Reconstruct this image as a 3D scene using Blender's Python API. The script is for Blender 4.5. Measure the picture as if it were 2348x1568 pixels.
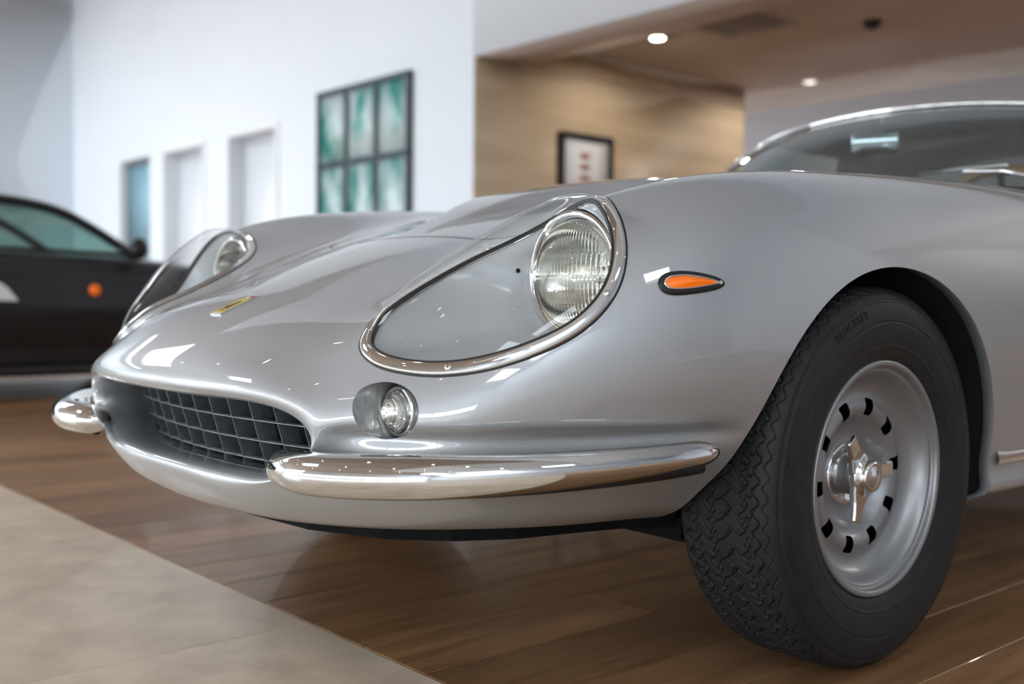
import bpy, math, random
import numpy as np
from mathutils import Vector, Matrix
from mathutils.bvhtree import BVHTree
random.seed(7); rng=np.random.default_rng(7)
scene=bpy.context.scene
COL=scene.collection
for o in list(bpy.data.objects): bpy.data.objects.remove(o)

# ------------------------------------------------------------------ camera (calibrated on the floor boards and the front wheel)
PW,PH=2348,1568
FPX=2481.0
C0=np.array([1174.,784.])
CC=np.array([1.737,-1.654,.61])
def _axes():
    d1=np.array([4015-C0[0],-(721-C0[1]),-FPX]);d1/=np.linalg.norm(d1)
    d2=np.array([-995-C0[0],-(667-C0[1]),-FPX]);d2/=np.linalg.norm(d2)
    X=-d2;Y=d1-X*(d1@X);Y/=np.linalg.norm(Y);return np.array([X,Y,np.cross(X,Y)])
RC=_axes()
def ray(p):
    v=RC@np.array([p[0]-C0[0],-(p[1]-C0[1]),-FPX]);return v/np.linalg.norm(v)
def at(p,ax,val):
    d=ray(p);return CC+d*((val-CC[ax])/d[ax])
cd=bpy.data.cameras.new('camera');cam=bpy.data.objects.new('camera',cd);COL.objects.link(cam)
cam.matrix_world=Matrix([list(RC[i])+[CC[i]] for i in range(3)]+[[0,0,0,1]])
cd.sensor_width=36.0;cd.lens=FPX/PW*36.0;cd.clip_start=.05;cd.clip_end=200
cd.dof.use_dof=True;cd.dof.focus_distance=1.62;cd.dof.aperture_fstop=2.6
scene.camera=cam

# ------------------------------------------------------------------ light and exposure
scene.view_settings.view_transform='Standard';scene.view_settings.look='None'
scene.view_settings.gamma=1.0;scene.view_settings.use_curve_mapping=False
scene.view_settings.exposure=1.16
world=bpy.data.worlds.new('world');scene.world=world;world.use_nodes=True
bg=world.node_tree.nodes['Background'];bg.inputs[0].default_value=(.84,.92,1.0,1);bg.inputs[1].default_value=5.0
def portal(name,loc,rot,sx,sy):
    l=bpy.data.lights.new(name,'AREA');l.shape='RECTANGLE';l.size=sx;l.size_y=sy;l.cycles.is_portal=True
    o=bpy.data.objects.new(name,l);o.location=loc;o.rotation_euler=rot;COL.objects.link(o)
XL,XR,YF,YB,ZC=-16.0,9.0,-10.0,4.5,5.4     # hall: left wall, right wall, window front, back wall, ceiling
WIN_F=(-6.1,8.6,.8,2.05)                    # glazing in the window front (x0,x1,z0,z1)
WIN_R=(-9.6,3.6,.55,3.6)                     # glazing in the right wall (y0,y1,z0,z1)
SKY=[(5.6,8.6,-8.4,-6.5),(7.4,8.7,-5.6,-2.6),(5.5,6.5,-.6,.4),(-15.4,-14.5,-4.4,1.8),(-12.6,-9.6,-2.6,.2),(-5.4,-3.6,-4.9,-3.6)]  # left strip added to brighten its wall, right-wall openings to light the car
WIN_T=(-15.6,-6.2,.8,4.7)                   # taller left bays of the window front, added to brighten the white walls    # skylights (x0,x1,y0,y1)
portal('portal_front',((WIN_F[0]+WIN_F[1])/2,YF-.1,1.425),(math.radians(90),0,0),WIN_F[1]-WIN_F[0],1.25)
#portal('portal_right',(XR+.1,(WIN_R[0]+WIN_R[1])/2,2.075),(0,math.radians(90),0),3.05,WIN_R[1]-WIN_R[0])
portal('portal_front_tall',((WIN_T[0]+WIN_T[1])/2,YF-.1,2.75),(math.radians(90),0,0),WIN_T[1]-WIN_T[0],3.9)
for s in SKY: portal('portal_skylight',((s[0]+s[1])/2,(s[2]+s[3])/2,ZC+.2),(0,0,0),s[1]-s[0],s[3]-s[2])

# ------------------------------------------------------------------ materials
def nm(name):
    m=bpy.data.materials.new(name);m.use_nodes=True;return m,m.node_tree,m.node_tree.nodes['Principled BSDF']
def pbr(name,col,rough=.5,metal=0,coat=0,coat_rough=.03,spec=.5,emit=None,es=0):
    m,t,b=nm(name);b.inputs['Base Color'].default_value=(*col,1);b.inputs['Roughness'].default_value=rough
    b.inputs['Metallic'].default_value=metal;b.inputs['Coat Weight'].default_value=coat;b.inputs['Coat Roughness'].default_value=coat_rough
    b.inputs['Specular IOR Level'].default_value=spec
    if emit: b.inputs['Emission Color'].default_value=(*emit,1);b.inputs['Emission Strength'].default_value=es
    return m
def noise_mat(name,c1,c2,scale=(1,1,1),nscale=5,detail=6,rough=.5,bump=0,coat=0,metal=0,lo=.3,hi=.7,coords='Object',rand=0):
    m,t,b=nm(name);N=t.nodes;L=t.links
    tc=N.new('ShaderNodeTexCoord');mp=N.new('ShaderNodeMapping');mp.inputs['Scale'].default_value=scale
    L.new(tc.outputs[coords],mp.inputs[0])
    nz=N.new('ShaderNodeTexNoise');nz.inputs['Scale'].default_value=nscale;nz.inputs['Detail'].default_value=detail;nz.inputs['Roughness'].default_value=.6
    if rand:
        oi=N.new('ShaderNodeObjectInfo');va=N.new('ShaderNodeVectorMath');va.operation='SCALE';va.inputs[0].default_value=(37,51,13)
        L.new(oi.outputs['Random'],va.inputs['Scale']);ad=N.new('ShaderNodeVectorMath');L.new(mp.outputs[0],ad.inputs[0]);L.new(va.outputs[0],ad.inputs[1]);L.new(ad.outputs[0],nz.inputs['Vector'])
    else: L.new(mp.outputs[0],nz.inputs['Vector'])
    cr=N.new('ShaderNodeValToRGB');cr.color_ramp.elements[0].position=lo;cr.color_ramp.elements[1].position=hi
    cr.color_ramp.elements[0].color=(*c1,1);cr.color_ramp.elements[1].color=(*c2,1);L.new(nz.outputs[0],cr.inputs[0])
    out=cr.outputs[0]
    if rand:
        hs=N.new('ShaderNodeHueSaturation');mr=N.new('ShaderNodeMapRange');mr.inputs[3].default_value=1-rand;mr.inputs[4].default_value=1+rand
        L.new(oi.outputs['Random'],mr.inputs[0]);L.new(mr.outputs[0],hs.inputs['Value']);L.new(out,hs.inputs['Color']);out=hs.outputs[0]
    L.new(out,b.inputs['Base Color']);b.inputs['Roughness'].default_value=rough;b.inputs['Coat Weight'].default_value=coat;b.inputs['Metallic'].default_value=metal
    if bump:
        bp=N.new('ShaderNodeBump');bp.inputs['Strength'].default_value=bump;bp.inputs['Distance'].default_value=.002;L.new(nz.outputs[0],bp.inputs['Height']);L.new(bp.outputs[0],b.inputs['Normal'])
    return m
def glass_mat(name,tint=(1,1,1),ior=1.5,rough=0.0):
    m=bpy.data.materials.new(name);m.use_nodes=True;t=m.node_tree;N=t.nodes;L=t.links;N.clear()
    o=N.new('ShaderNodeOutputMaterial');mx=N.new('ShaderNodeMixShader');tr=N.new('ShaderNodeBsdfTransparent');gl=N.new('ShaderNodeBsdfGlossy');fr=N.new('ShaderNodeFresnel')
    tr.inputs[0].default_value=(*tint,1);gl.inputs['Roughness'].default_value=rough;ge=N.new('ShaderNodeNewGeometry');mr=N.new('ShaderNodeMapRange');mr.inputs[3].default_value=ior;mr.inputs[4].default_value=1/ior;L.new(ge.outputs['Backfacing'],mr.inputs[0]);L.new(mr.outputs[0],fr.inputs[0])
    L.new(fr.outputs[0],mx.inputs[0]);L.new(tr.outputs[0],mx.inputs[1]);L.new(gl.outputs[0],mx.inputs[2]);L.new(mx.outputs[0],o.inputs[0]);return m
M={}
M['paint']=pbr('silver_paint',(.455,.47,.488),.50,.65,1.0,.015);M['paint'].node_tree.nodes['Principled BSDF'].inputs['Coat IOR'].default_value=1.9
M['chrome']=pbr('chrome',(.80,.80,.80),.035,1)
M['alloy']=pbr('alloy_paint',(.33,.335,.345),.42,.7,.3,.2)
M['steel']=pbr('brushed_steel',(.45,.46,.46),.3,1)
M['grille']=noise_mat('grille_aluminium',(.20,.23,.25),(.32,.35,.37),(1,1,1),60,4,.42,metal=.7)
M['black']=pbr('black_satin',(.006,.006,.007),.7,spec=.15)
M['well']=pbr('wheel_well_black',(.004,.004,.004),.9)
M['rubber']=noise_mat('tyre_rubber',(.015,.0155,.016),(.023,.0235,.024),(1,1,1),40,6,.55)
M['rubber'].node_tree.nodes['Principled BSDF'].inputs['Specular IOR Level'].default_value=.28
M['seal']=pbr('rubber_seal',(.01,.01,.011),.45)
M['bowl']=pbr('bowl_paint',(.58,.595,.61),.45,.2,.6,.1)
M['glass']=glass_mat('clear_cover',(.97,.98,.98))
M['screen']=glass_mat('windscreen_glass',(.50,.57,.57),2.2)
M['amber']=pbr('amber_lens',(.90,.17,.001),.3,0,.35,.05,emit=(.9,.16,.0),es=.12)  # faint emission added so the lens looks more orange
M['lampglass']=None
M['wallwhite']=noise_mat('white_plaster',(.77,.81,.855),(.80,.84,.885),(1,1,1),.6,2,.7)
M['taupe']=pbr('taupe_paint',(.40,.345,.31),.75)
M['taupe2']=pbr('alcove_taupe_paint',(.52,.43,.37),.75)
M['stone']=noise_mat('limestone',(.60,.475,.35),(.84,.69,.52),(1,1,1),7,10,.42,.15,coat=.15,rand=.06)
M['wood']=noise_mat('oak_boards',(.185,.088,.036),(.38,.205,.092),(14,1.1,14),2.2,8,.42,.25,coat=.12,rand=.22)
M['panel']=noise_mat('tan_veneer',(.42,.30,.19),(.60,.46,.31),(1,.25,3.0),2.2,9,.45)
M['grey']=pbr('grey_paint',(.42,.40,.41),.7)
M['whitegloss']=pbr('white_gloss',(.82,.84,.87),.35)
M['frost']=pbr('frosted_blue_glass',(.30,.52,.62),.25)
M['greyblue']=pbr('grey_blue_panel',(.20,.27,.31),.35)
M['blackgloss']=pbr('black_frame',(.01,.01,.01),.3)
M['paper']=pbr('mat_board',(.72,.70,.72),.7)
M['print']=noise_mat('brown_print',(.25,.08,.05),(.55,.35,.28),(1,1,1),30,4,.7)
M['art']=noise_mat('green_glass_art',(.03,.30,.26),(.58,.68,.68),(2.6,1,1.1),1.5,9,.25,lo=.36,hi=.55,rand=.1)
M['leading']=pbr('dark_leading',(.02,.035,.04),.4)
M['darkcar']=pbr('dark_plum_paint',(.006,.005,.008),.4,.1,.5,.03)
M['darkglass']=glass_mat('green_tinted_glass',(.50,.66,.62),1.5)
M['leather']=pbr('black_leather',(.02,.02,.02),.5)
M['woodrim']=noise_mat('wood_rim',(.45,.16,.03),(.62,.27,.06),(1,1,1),30,6,.25,coat=.8)
M['lampwarm']=pbr('lit_lamp',(1,1,1),.5,emit=(1,.86,.68),es=14)
M['lampoff']=pbr('downlight_glass',(.9,.9,.88),.3,emit=(1,.92,.8),es=.9)
M['dial']=pbr('flat_white',(.85,.85,.85),.4)
M['yellow']=pbr('yellow_enamel',(.80,.60,.04),.25,0,1)
M['green']=pbr('green_enamel',(.02,.3,.08),.3);M['red']=pbr('red_enamel',(.6,.02,.02),.3);M['white']=pbr('white_enamel',(.85,.85,.85),.3)
def lens_mat(name,tint=(.95,.95,.90)):
    m=bpy.data.materials.new(name);m.use_nodes=True;b=m.node_tree.nodes['Principled BSDF']
    b.inputs['Base Color'].default_value=(*tint,1);b.inputs['Transmission Weight'].default_value=1;b.inputs['Roughness'].default_value=.05;b.inputs['IOR'].default_value=1.5;return m
M['lampglass']=lens_mat('ribbed_lamp_glass',(1,1,.96))
M['reflector']=pbr('lamp_reflector',(.80,.79,.74),.10,1)

# ------------------------------------------------------------------ mesh helpers
def thing(name,label,cat,loc=(0,0,0),group=None):
    o=bpy.data.objects.new(name,None);COL.objects.link(o);o.location=loc;o['label']=label;o['category']=cat
    if group:o['group']=group
    return o
def tag(o,label,cat,group=None):
    o['label']=label;o['category']=cat
    if group:o['group']=group
    return o
def struct(o): o['kind']='structure';return o
def mk(name,V,Fc,mat,parent=None,smooth=True,normals=None,label=None):
    V=np.asarray(V,float)
    me=bpy.data.meshes.new(name)
    if isinstance(Fc,np.ndarray):
        n,k=Fc.shape;me.vertices.add(len(V));me.vertices.foreach_set('co',V.ravel())
        me.loops.add(n*k);me.loops.foreach_set('vertex_index',Fc.ravel().astype(np.int32))
        me.polygons.add(n);me.polygons.foreach_set('loop_start',np.arange(0,n*k,k,dtype=np.int32))
        me.polygons.foreach_set('loop_total',np.full(n,k,np.int32));me.update(calc_edges=True)
    else: me.from_pydata([tuple(v) for v in V],[],[tuple(f) for f in Fc]);me.update()
    if smooth: me.polygons.foreach_set('use_smooth',np.ones(len(me.polygons),bool))
    if normals is not None: me.normals_split_custom_set_from_vertices([tuple(n) for n in normals])
    if mat: me.materials.append(mat)
    o=bpy.data.objects.new(name,me);COL.objects.link(o)
    if parent: o.parent=parent
    if label:o['label']=label
    return o
def gridf(a,b,cu=False,cv=False,off=0,flip=False):
    i,j=np.meshgrid(np.arange(a if cu else a-1),np.arange(b if cv else b-1),indexing='ij');i=i.ravel();j=j.ravel();i2=(i+1)%a;j2=(j+1)%b
    f=np.stack([i*b+j,i2*b+j,i2*b+j2,i*b+j2],1)+off
    return f[:,::-1] if flip else f
def mkgrid(name,G,mat,parent=None,cu=False,cv=False,smooth=True,flip=False,label=None):
    a,b=G.shape[:2];return mk(name,G.reshape(-1,3),gridf(a,b,cu,cv,0,flip),mat,parent,smooth,label=label)
BOXF=np.array([[0,1,3,2],[4,6,7,5],[0,4,5,1],[2,3,7,6],[0,2,6,4],[1,5,7,3]])
def boxv(x0,x1,y0,y1,z0,z1): return np.array([(x,y,z) for x in(x0,x1) for y in(y0,y1) for z in(z0,z1)],float)
class MB:
    def __init__(s): s.V=[];s.F=[];s.n=0
    def add(s,V,F):
        V=np.asarray(V,float);s.V.append(V);s.F+= [tuple(int(i)+s.n for i in f) for f in F];s.n+=len(V);return s
    def box(s,*a): return s.add(boxv(*a),BOXF)
    def grid(s,G,cu=False,cv=False,flip=False): a,b=G.shape[:2];return s.add(G.reshape(-1,3),gridf(a,b,cu,cv,0,flip))
    def build(s,name,mat,parent=None,smooth=False,label=None): return mk(name,np.concatenate(s.V),s.F,mat,parent,smooth,label=label)
def box(name,a,mat,parent=None,bevel=0,label=None):
    o=mk(name,boxv(*a),BOXF,mat,parent,False,label=label)
    if bevel:
        md=o.modifiers.new('b','BEVEL');md.width=bevel;md.segments=2
    return o
def frames(P,closed=False,up=None):
    P=np.asarray(P,float);T=(np.roll(P,-1,0)-np.roll(P,1,0)) if closed else np.gradient(P,axis=0)
    T/=np.linalg.norm(T,axis=1,keepdims=True)+1e-12
    up=np.array([0,0,1.]) if up is None else np.asarray(up,float)
    B=np.cross(T,up);B/=np.linalg.norm(B,axis=1,keepdims=True)+1e-12;return T,B,np.cross(B,T)
def tube(P,r,n=12,closed=False,up=None,r2=None):
    P=np.asarray(P,float);T,B,U=frames(P,closed,up);a=np.linspace(0,2*np.pi,n,endpoint=False)
    r=np.broadcast_to(np.asarray(r,float),(len(P),));r2=r if r2 is None else np.broadcast_to(np.asarray(r2,float),(len(P),))
    return P[:,None]+B[:,None]*(np.cos(a)[None,:,None]*r[:,None,None])+U[:,None]*(np.sin(a)[None,:,None]*r2[:,None,None])
def mktube(name,P,r,mat,parent=None,n=12,closed=False,up=None,r2=None,label=None):
    G=tube(P,r,n,closed,up,r2);a,b=G.shape[:2];F=[tuple(f) for f in gridf(a,b,closed,True)]
    if not closed: F+=[tuple(range(b))[::-1],tuple(range((a-1)*b,a*b))]
    return mk(name,G.reshape(-1,3),F,mat,parent,True,label=label)
def lathe(prof,n=96,axis='x',c=(0,0,0)):
    prof=np.asarray(prof,float);a=np.linspace(0,2*np.pi,n,endpoint=False)
    w=prof[:,0][None,:]+0*a[:,None];y=prof[:,1][None,:]*np.cos(a)[:,None];z=prof[:,1][None,:]*np.sin(a)[:,None]
    if axis=='x': G=np.stack([w,y,z],2)
    elif axis=='y': G=np.stack([y,w,z],2)
    else: G=np.stack([y,z,w],2)
    return G+np.array(c)
def mklathe(name,prof,mat,parent=None,n=96,axis='x',c=(0,0,0),label=None):
    return mkgrid(name,lathe(prof,n,axis,c),mat,parent,cu=True,label=label)
def sstep(x): x=np.clip(x,0,1);return x*x*(3-2*x)
def resample(P,n,closed=False):
    P=np.asarray(P,float);Q=np.vstack([P,P[:1]]) if closed else P
    d=np.r_[0,np.cumsum(np.linalg.norm(np.diff(Q,axis=0),axis=1))];t=np.linspace(0,d[-1],n,endpoint=not closed)
    return np.stack([np.interp(t,d,Q[:,k]) for k in range(Q.shape[1])],1)
def crom(P,n,closed=False):
    P=np.asarray(P,float);m=len(P)
    if closed: Q=np.vstack([P[-1:],P,P[:2]]);seg=m
    else: Q=np.vstack([2*P[:1]-P[1:2],P,2*P[-1:]-P[-2:-1]]);seg=m-1
    t=np.linspace(0,seg,seg*16,endpoint=not closed);k=np.minimum(t.astype(int),seg-1);f=(t-k)[:,None]
    a,b,c,d=Q[k],Q[k+1],Q[k+2],Q[k+3]
    R=.5*(2*b+(c-a)*f+(2*a-5*b+4*c-d)*f*f+(3*b-a-3*c+d)*f**3)
    return resample(R,n,closed)
def polysdf(p,poly):
    # signed distance (negative inside) of 2-D points to a closed polygon
    d=np.full(len(p),1e18);ins=np.zeros(len(p),bool);n=len(poly)
    for i in range(n):
        a=poly[i];b=poly[(i+1)%n];e=b-a;w=p-a;t=np.clip((w@e)/(e@e+1e-18),0,1)
        d=np.minimum(d,((w-t[:,None]*e)**2).sum(1))
        c=((a[1]>p[:,1])!=(b[1]>p[:,1]))
        with np.errstate(divide='ignore',invalid='ignore'): ins^=c&(p[:,0]<(b[0]-a[0])*(p[:,1]-a[1])/(b[1]-a[1]+1e-18)+a[0])
    return np.where(ins,-np.sqrt(d),np.sqrt(d))
def clip(V,N,T,d,aux=()):
    # keep the part of a triangle mesh where d>0, new vertices on the cut
    s=d>0;c=s[T].sum(1);out=[T[c==3]];nv=len(V)
    mix=T[(c==1)|(c==2)]
    if len(mix)==0: return V,N,T[c==3],list(aux)
    edges=[];
    E=np.concatenate([mix[:,[0,1]],mix[:,[1,2]],mix[:,[2,0]]]);E=np.sort(E,1);E=E[s[E[:,0]]!=s[E[:,1]]]
    key=E[:,0].astype(np.int64)*nv+E[:,1];uk=np.unique(key);a=uk//nv;b=uk%nv
    t=(d[a]/(d[a]-d[b]))[:,None]
    V2=np.vstack([V,V[a]*(1-t)+V[b]*t]);N2=np.vstack([N,N[a]*(1-t)+N[b]*t]);N2/=np.linalg.norm(N2,axis=1,keepdims=True)+1e-12
    A2=[np.concatenate([x,x[a]*(1-t[:,0])+x[b]*t[:,0]]) for x in aux]
    def eid(p,q):
        lo=np.minimum(p,q).astype(np.int64);hi=np.maximum(p,q);return nv+np.searchsorted(uk,lo*nv+hi)
    for r in range(3):
        A=mix[:,r];B=mix[:,(r+1)%3];C=mix[:,(r+2)%3]
        m=s[A]&~s[B]&~s[C]
        if m.any(): out.append(np.stack([A[m],eid(A[m],B[m]),eid(A[m],C[m])],1))
        m=s[A]&s[B]&~s[C]
        if m.any():
            bc=eid(B[m],C[m]);ac=eid(A[m],C[m]);out.append(np.stack([A[m],B[m],bc],1));out.append(np.stack([A[m],bc,ac],1))
    return V2,N2,np.concatenate(out),A2
def compact(V,N,T,aux=()):
    u,inv=np.unique(T,return_inverse=True);return V[u],N[u],inv.reshape(T.shape),[a[u] for a in aux]
def mirror(V,N,T):
    m=np.array([-1,1,1.]);return np.vstack([V,V*m]),np.vstack([N,N*m]),np.vstack([T,T[:,::-1]+len(V)])
MX=np.array([-1,1,1.])
# ------------------------------------------------------------------ the room
YST=-.609                                    # joint between stone paving and oak boards
struct(box('floor',(XL,XR,YST,10.2,-.12,-.0025),M['wood']))
fs=struct(box('floor_stone',(XL,XR,YF,YST,-.12,-.0025),M['stone']))
floor=bpy.data.objects['floor']
def slab_mesh(name,w,l,t=.010,c=.0012,mat=None):
    g=.0007;x0,x1,y0,y1=g,w-g,g,l-g
    V=[(x0,y0,-t),(x1,y0,-t),(x1,y1,-t),(x0,y1,-t),(x0,y0,-c),(x1,y0,-c),(x1,y1,-c),(x0,y1,-c),(x0+c,y0+c,0),(x1-c,y0+c,0),(x1-c,y1-c,0),(x0+c,y1-c,0)]
    F=[(0,3,2,1)]+[(a+i,a+(i+1)%4,a+4+(i+1)%4,a+4+i) for a in(0,4) for i in range(4)]+[(8,9,10,11)]
    me=bpy.data.meshes.new(name);me.from_pydata(V,[],F);me.update();me.materials.append(mat);return me
PWD=.1810;PX0=.1515
lens=[1.75,2.05,2.4,.55,.9,1.3]
pm={l:slab_mesh('plank',PWD,l,mat=M['wood']) for l in lens}
for k in range(-42,11):
    y=YST;first=True
    while y<4.9:
        l=random.choice(lens[3:]+lens[:1]) if first else random.choice(lens[:3]);first=False
        o=bpy.data.objects.new('plank',pm[l]);COL.objects.link(o);o.parent=floor;o.location=(PX0+k*PWD,y,0);y+=l
tm=slab_mesh('stone_tile',1.004,1.25,c=.001,mat=M['stone'])
for k in range(-7,3):
    for j in range(4):
        o=bpy.data.objects.new('stone_tile',tm);COL.objects.link(o);o.parent=fs;o.location=(-.033+k*1.004,YST-(j+1)*1.25-.002,0)
XW=-5.86;ZH=2.79;YH=5.09;ZA=3.03;YWE=8.43;YA=9.8;XA=4.0
def wx(px): return at((px,330),1,YB)[0]
xo=[(wx(275),wx(343)),(wx(378),wx(466)),(wx(527),wx(633))];zo=[2.58,2.56,2.57]
b=MB();prev=XL
for (x0,x1),z in zip(xo,zo):
    b.box(prev,x0,YB,YB+.2,0,ZC);b.box(x0,x1,YB,YB+.2,z,ZC);prev=x1
b.box(prev,XW,YB,YB+.2,0,ZC);b.box(XA,XR,YB,YB+.2,0,ZC)
struct(b.build('wall_back',M['wallwhite']))
struct(box('trim_1',(XW,XA,YB,YH,ZH,ZC),M['taupe2']))
bpy.data.objects['trim_1'].name='wall_header'
# header face towards the hall is white plaster
struct(box('wall_header_face',(XW,XA,YB-.012,YB,ZH,ZC),M['wallwhite']))
struct(box('wall_left',(XL-.2,XL,YF,YB+.2,0,ZC),M['wallwhite']))
struct(box('wall_alcove_left',(XW,XW+.015,YB+.001,YWE,0,ZH),M['panel']))
struct(box('wall_alcove_left_core',(XW-.2,XW,YB+.2,YWE,0,ZA+.1),M['wallwhite']))
struct(box('wall_alcove_left_top',(XW,XW+.015,YH,YWE,ZH,ZA),M['panel']))
struct(box('wall_alcove_back',(-12,XA+.2,YA,YA+.2,0,ZA+.1),M['grey']))
struct(box('wall_alcove_right',(XA,XA+.2,YB+.2,YA,0,ZA+.1),M['grey']))
struct(box('wall_alcove_side',(-12.2,-12,YWE,YA+.2,0,ZA+.1),M['grey']))
ac=struct(box('ceiling_alcove',(-12,XA,YH,YA,ZA,ZA+.15),M['taupe2']))
# ceiling of the hall with open skylights, some added for light
xs=sorted({XL,XR,*[s[0] for s in SKY],*[s[1] for s in SKY]});ys=sorted({YF,YB,*[s[2] for s in SKY],*[s[3] for s in SKY]})
b=MB()
for i in range(len(xs)-1):
    for j in range(len(ys)-1):
        cx=(xs[i]+xs[i+1])/2;cy=(ys[j]+ys[j+1])/2
        if not any(s[0]<cx<s[1] and s[2]<cy<s[3] for s in SKY): b.box(xs[i],xs[i+1],ys[j],ys[j+1],ZC,ZC+.18)
ce=struct(b.build('ceiling',M['taupe']))
xs=sorted({1.6,8.98,*[s[0] for s in SKY if s[0]>2],*[s[1] for s in SKY if s[0]>2]});ys=sorted({-6.0,.58,*[s[2] for s in SKY if s[0]>2 and s[2]>-6],*[s[3] for s in SKY if s[0]>2 and s[3]>-6]})
b=MB()
for i in range(len(xs)-1):
    for j in range(len(ys)-1):
        cx=(xs[i]+xs[i+1])/2;cy=(ys[j]+ys[j+1])/2
        if not any(s[0]<cx<s[1] and s[2]<cy<s[3] for s in SKY): b.box(xs[i],xs[i+1],ys[j],ys[j+1],ZC-.03,ZC)
struct(b.build('ceiling_bounce_right',M['wallwhite']))  # white bounce surface added to brighten the fender's reflection
struct(box('ceiling_panel_white',(-9.2,8.98,.6,YB-.02,ZC-.03,ZC),M['wallwhite']))  # white area put in to brighten windscreen and fender reflections
# window front and right wall
def glazed(name,axis,c,t,lo,hi,w):
    a0,a1,z0,z1=w;b=MB()
    def bb(u0,u1,zz0,zz1):
        if axis=='y': b.box(u0,u1,c-t,c,zz0,zz1)
        else: b.box(c,c+t,u0,u1,zz0,zz1)
    bb(lo,a0,0,ZC);bb(a1,hi,0,ZC);bb(a0,a1,0,z0);bb(a0,a1,z1,ZC)
    wl=struct(b.build(name,M['wallwhite']))
    n=int(round((a1-a0)/1.35))
    for k in range(n+1):
        u=a0+(a1-a0)*k/n
        if axis=='y': box('mullion',(u-.04,u+.04,c-.14,c-.04,z0,z1),M['blackgloss'],wl)
        else: box('mullion',(c+.04,c+.14,u-.04,u+.04,z0,z1),M['blackgloss'],wl)
    for z in (z0+.02,z1-.02):
        if axis=='y': box('transom',(a0,a1,c-.13,c-.05,z-.03,z+.03),M['blackgloss'],wl)
        else: box('transom',(c+.05,c+.13,a0,a1,z-.03,z+.03),M['blackgloss'],wl)
glazed('wall_front','y',YF,.2,-6.15,XR,WIN_F);glazed('wall_front_tall','y',YF,.2,XL,-6.15,WIN_T)
struct(box('wall_right',(XR,XR+.2,YF,YB,0,ZC),M['wallwhite']))
# ground outside the glazing
struct(box('ground_outside',(-40,45,-45,YF-.2,-.3,-.1),M['grey']))
# doors and the side window in the white wall
def casing(parent,x0,x1,z,w=.07):
    cs=MB();cs.box(x0-w,x0,YB-.02,YB,0,z+w);cs.box(x1,x1+w,YB-.02,YB,0,z+w);cs.box(x0,x1,YB-.02,YB,z,z+w);return cs.build('door_casing',M['whitegloss'],parent)
for k in (1,2):
    x0,x1=xo[k]
    d=struct(box('door_%d'%k,(x0,x1,YB+.18,YB+.22,.005,zo[k]),M['whitegloss']))
    casing(d,x0,x1,zo[k])
    bx=MB();bx.box(x0+.06,x0+.09,YB+.11,YB+.14,.95,1.12);bx.box(x0+.065,x0+.085,YB+.14,YB+.18,1.02,1.05);bx.build('door_handle',M['steel'],d)
x0,x1=xo[0]
w=MB();w.box(x0,x0+.05,YB+.1,YB+.18,0,zo[0]);w.box(x1-.05,x1,YB+.1,YB+.18,0,zo[0]);w.box(x0+.05,x1-.05,YB+.1,YB+.18,zo[0]-.06,zo[0]);w.box(x0+.05,x1-.05,YB+.1,YB+.18,1.32,1.38)
wn=struct(w.build('window_1',M['steel']))
box('pane',(x0+.05,x1-.05,YB+.13,YB+.15,1.38,zo[0]-.06),M['frost'],wn);box('pane',(x0+.05,x1-.05,YB+.13,YB+.15,0,1.32),M['greyblue'],wn)
# leaded green glass panel hung on the white wall
a0=at((738,222),1,YB);a1=at((944,171),1,YB);zb=1.02
art=thing('glass_artwork','green and white marbled glass panel in dark grid frame on the white wall','artwork',((a0[0]+a1[0])/2,YB,zb))
X0,X1,Z1=a0[0],a1[0],a0[2]
lx=art.location
fr=MB()
xs3=[X0+(X1-X0)*k/3 for k in range(4)];zr=[zb,at((840,367),1,YB)[2],Z1]
for x in xs3: fr.box(x-.03-lx[0],x+.03-lx[0],-.05,-.005,zb-lx[2],Z1-lx[2])
for z in zr: fr.box(X0-.03-lx[0],X1+.03-lx[0],-.055,-.006,z-.03-lx[2],z+.03-lx[2])
fr.build('frame',M['leading'],art)
for i in range(3):
    for j in range(2):
        o=box('pane',(-(xs3[1]-xs3[0])/2+.03,(xs3[1]-xs3[0])/2-.03,-.03,-.012,-(zr[j+1]-zr[j])/2+.03,(zr[j+1]-zr[j])/2-.03),M['art'],art)
        o.location=((xs3[i]+xs3[i+1])/2-lx[0],0,(zr[j]+zr[j+1])/2-lx[2])
# framed sheet on the veneer wall
p0=at((1278,300),0,XW+.015);p1=at((1398,320),0,XW+.015);yz0,yz1=p0[1],p1[1];zt=p0[2];zb2=zt-.98
fr=thing('picture_frame','black framed sheet with a column of small brown prints on the tan wall','picture',(XW+.015,(yz0+yz1)/2,zb2))
yc=(yz0+yz1)/2;hw=(yz1-yz0)/2;hh=zt-zb2
f=MB();f.box(.002,.06,-hw,-hw+.05,0,hh);f.box(.002,.06,hw-.05,hw,0,hh);f.box(.002,.06,-hw+.05,hw-.05,0,.05);f.box(.002,.06,-hw+.05,hw-.05,hh-.05,hh);f.build('frame',M['blackgloss'],fr)
box('mat_board',(.004,.03,-hw+.05,hw-.05,.05,hh-.05),M['paper'],fr)
for k in range(7):
    z=.11+k*.105;box('print',(.0305,.033,-.075,.055,z,z+.06),M['print'],fr)
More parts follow.
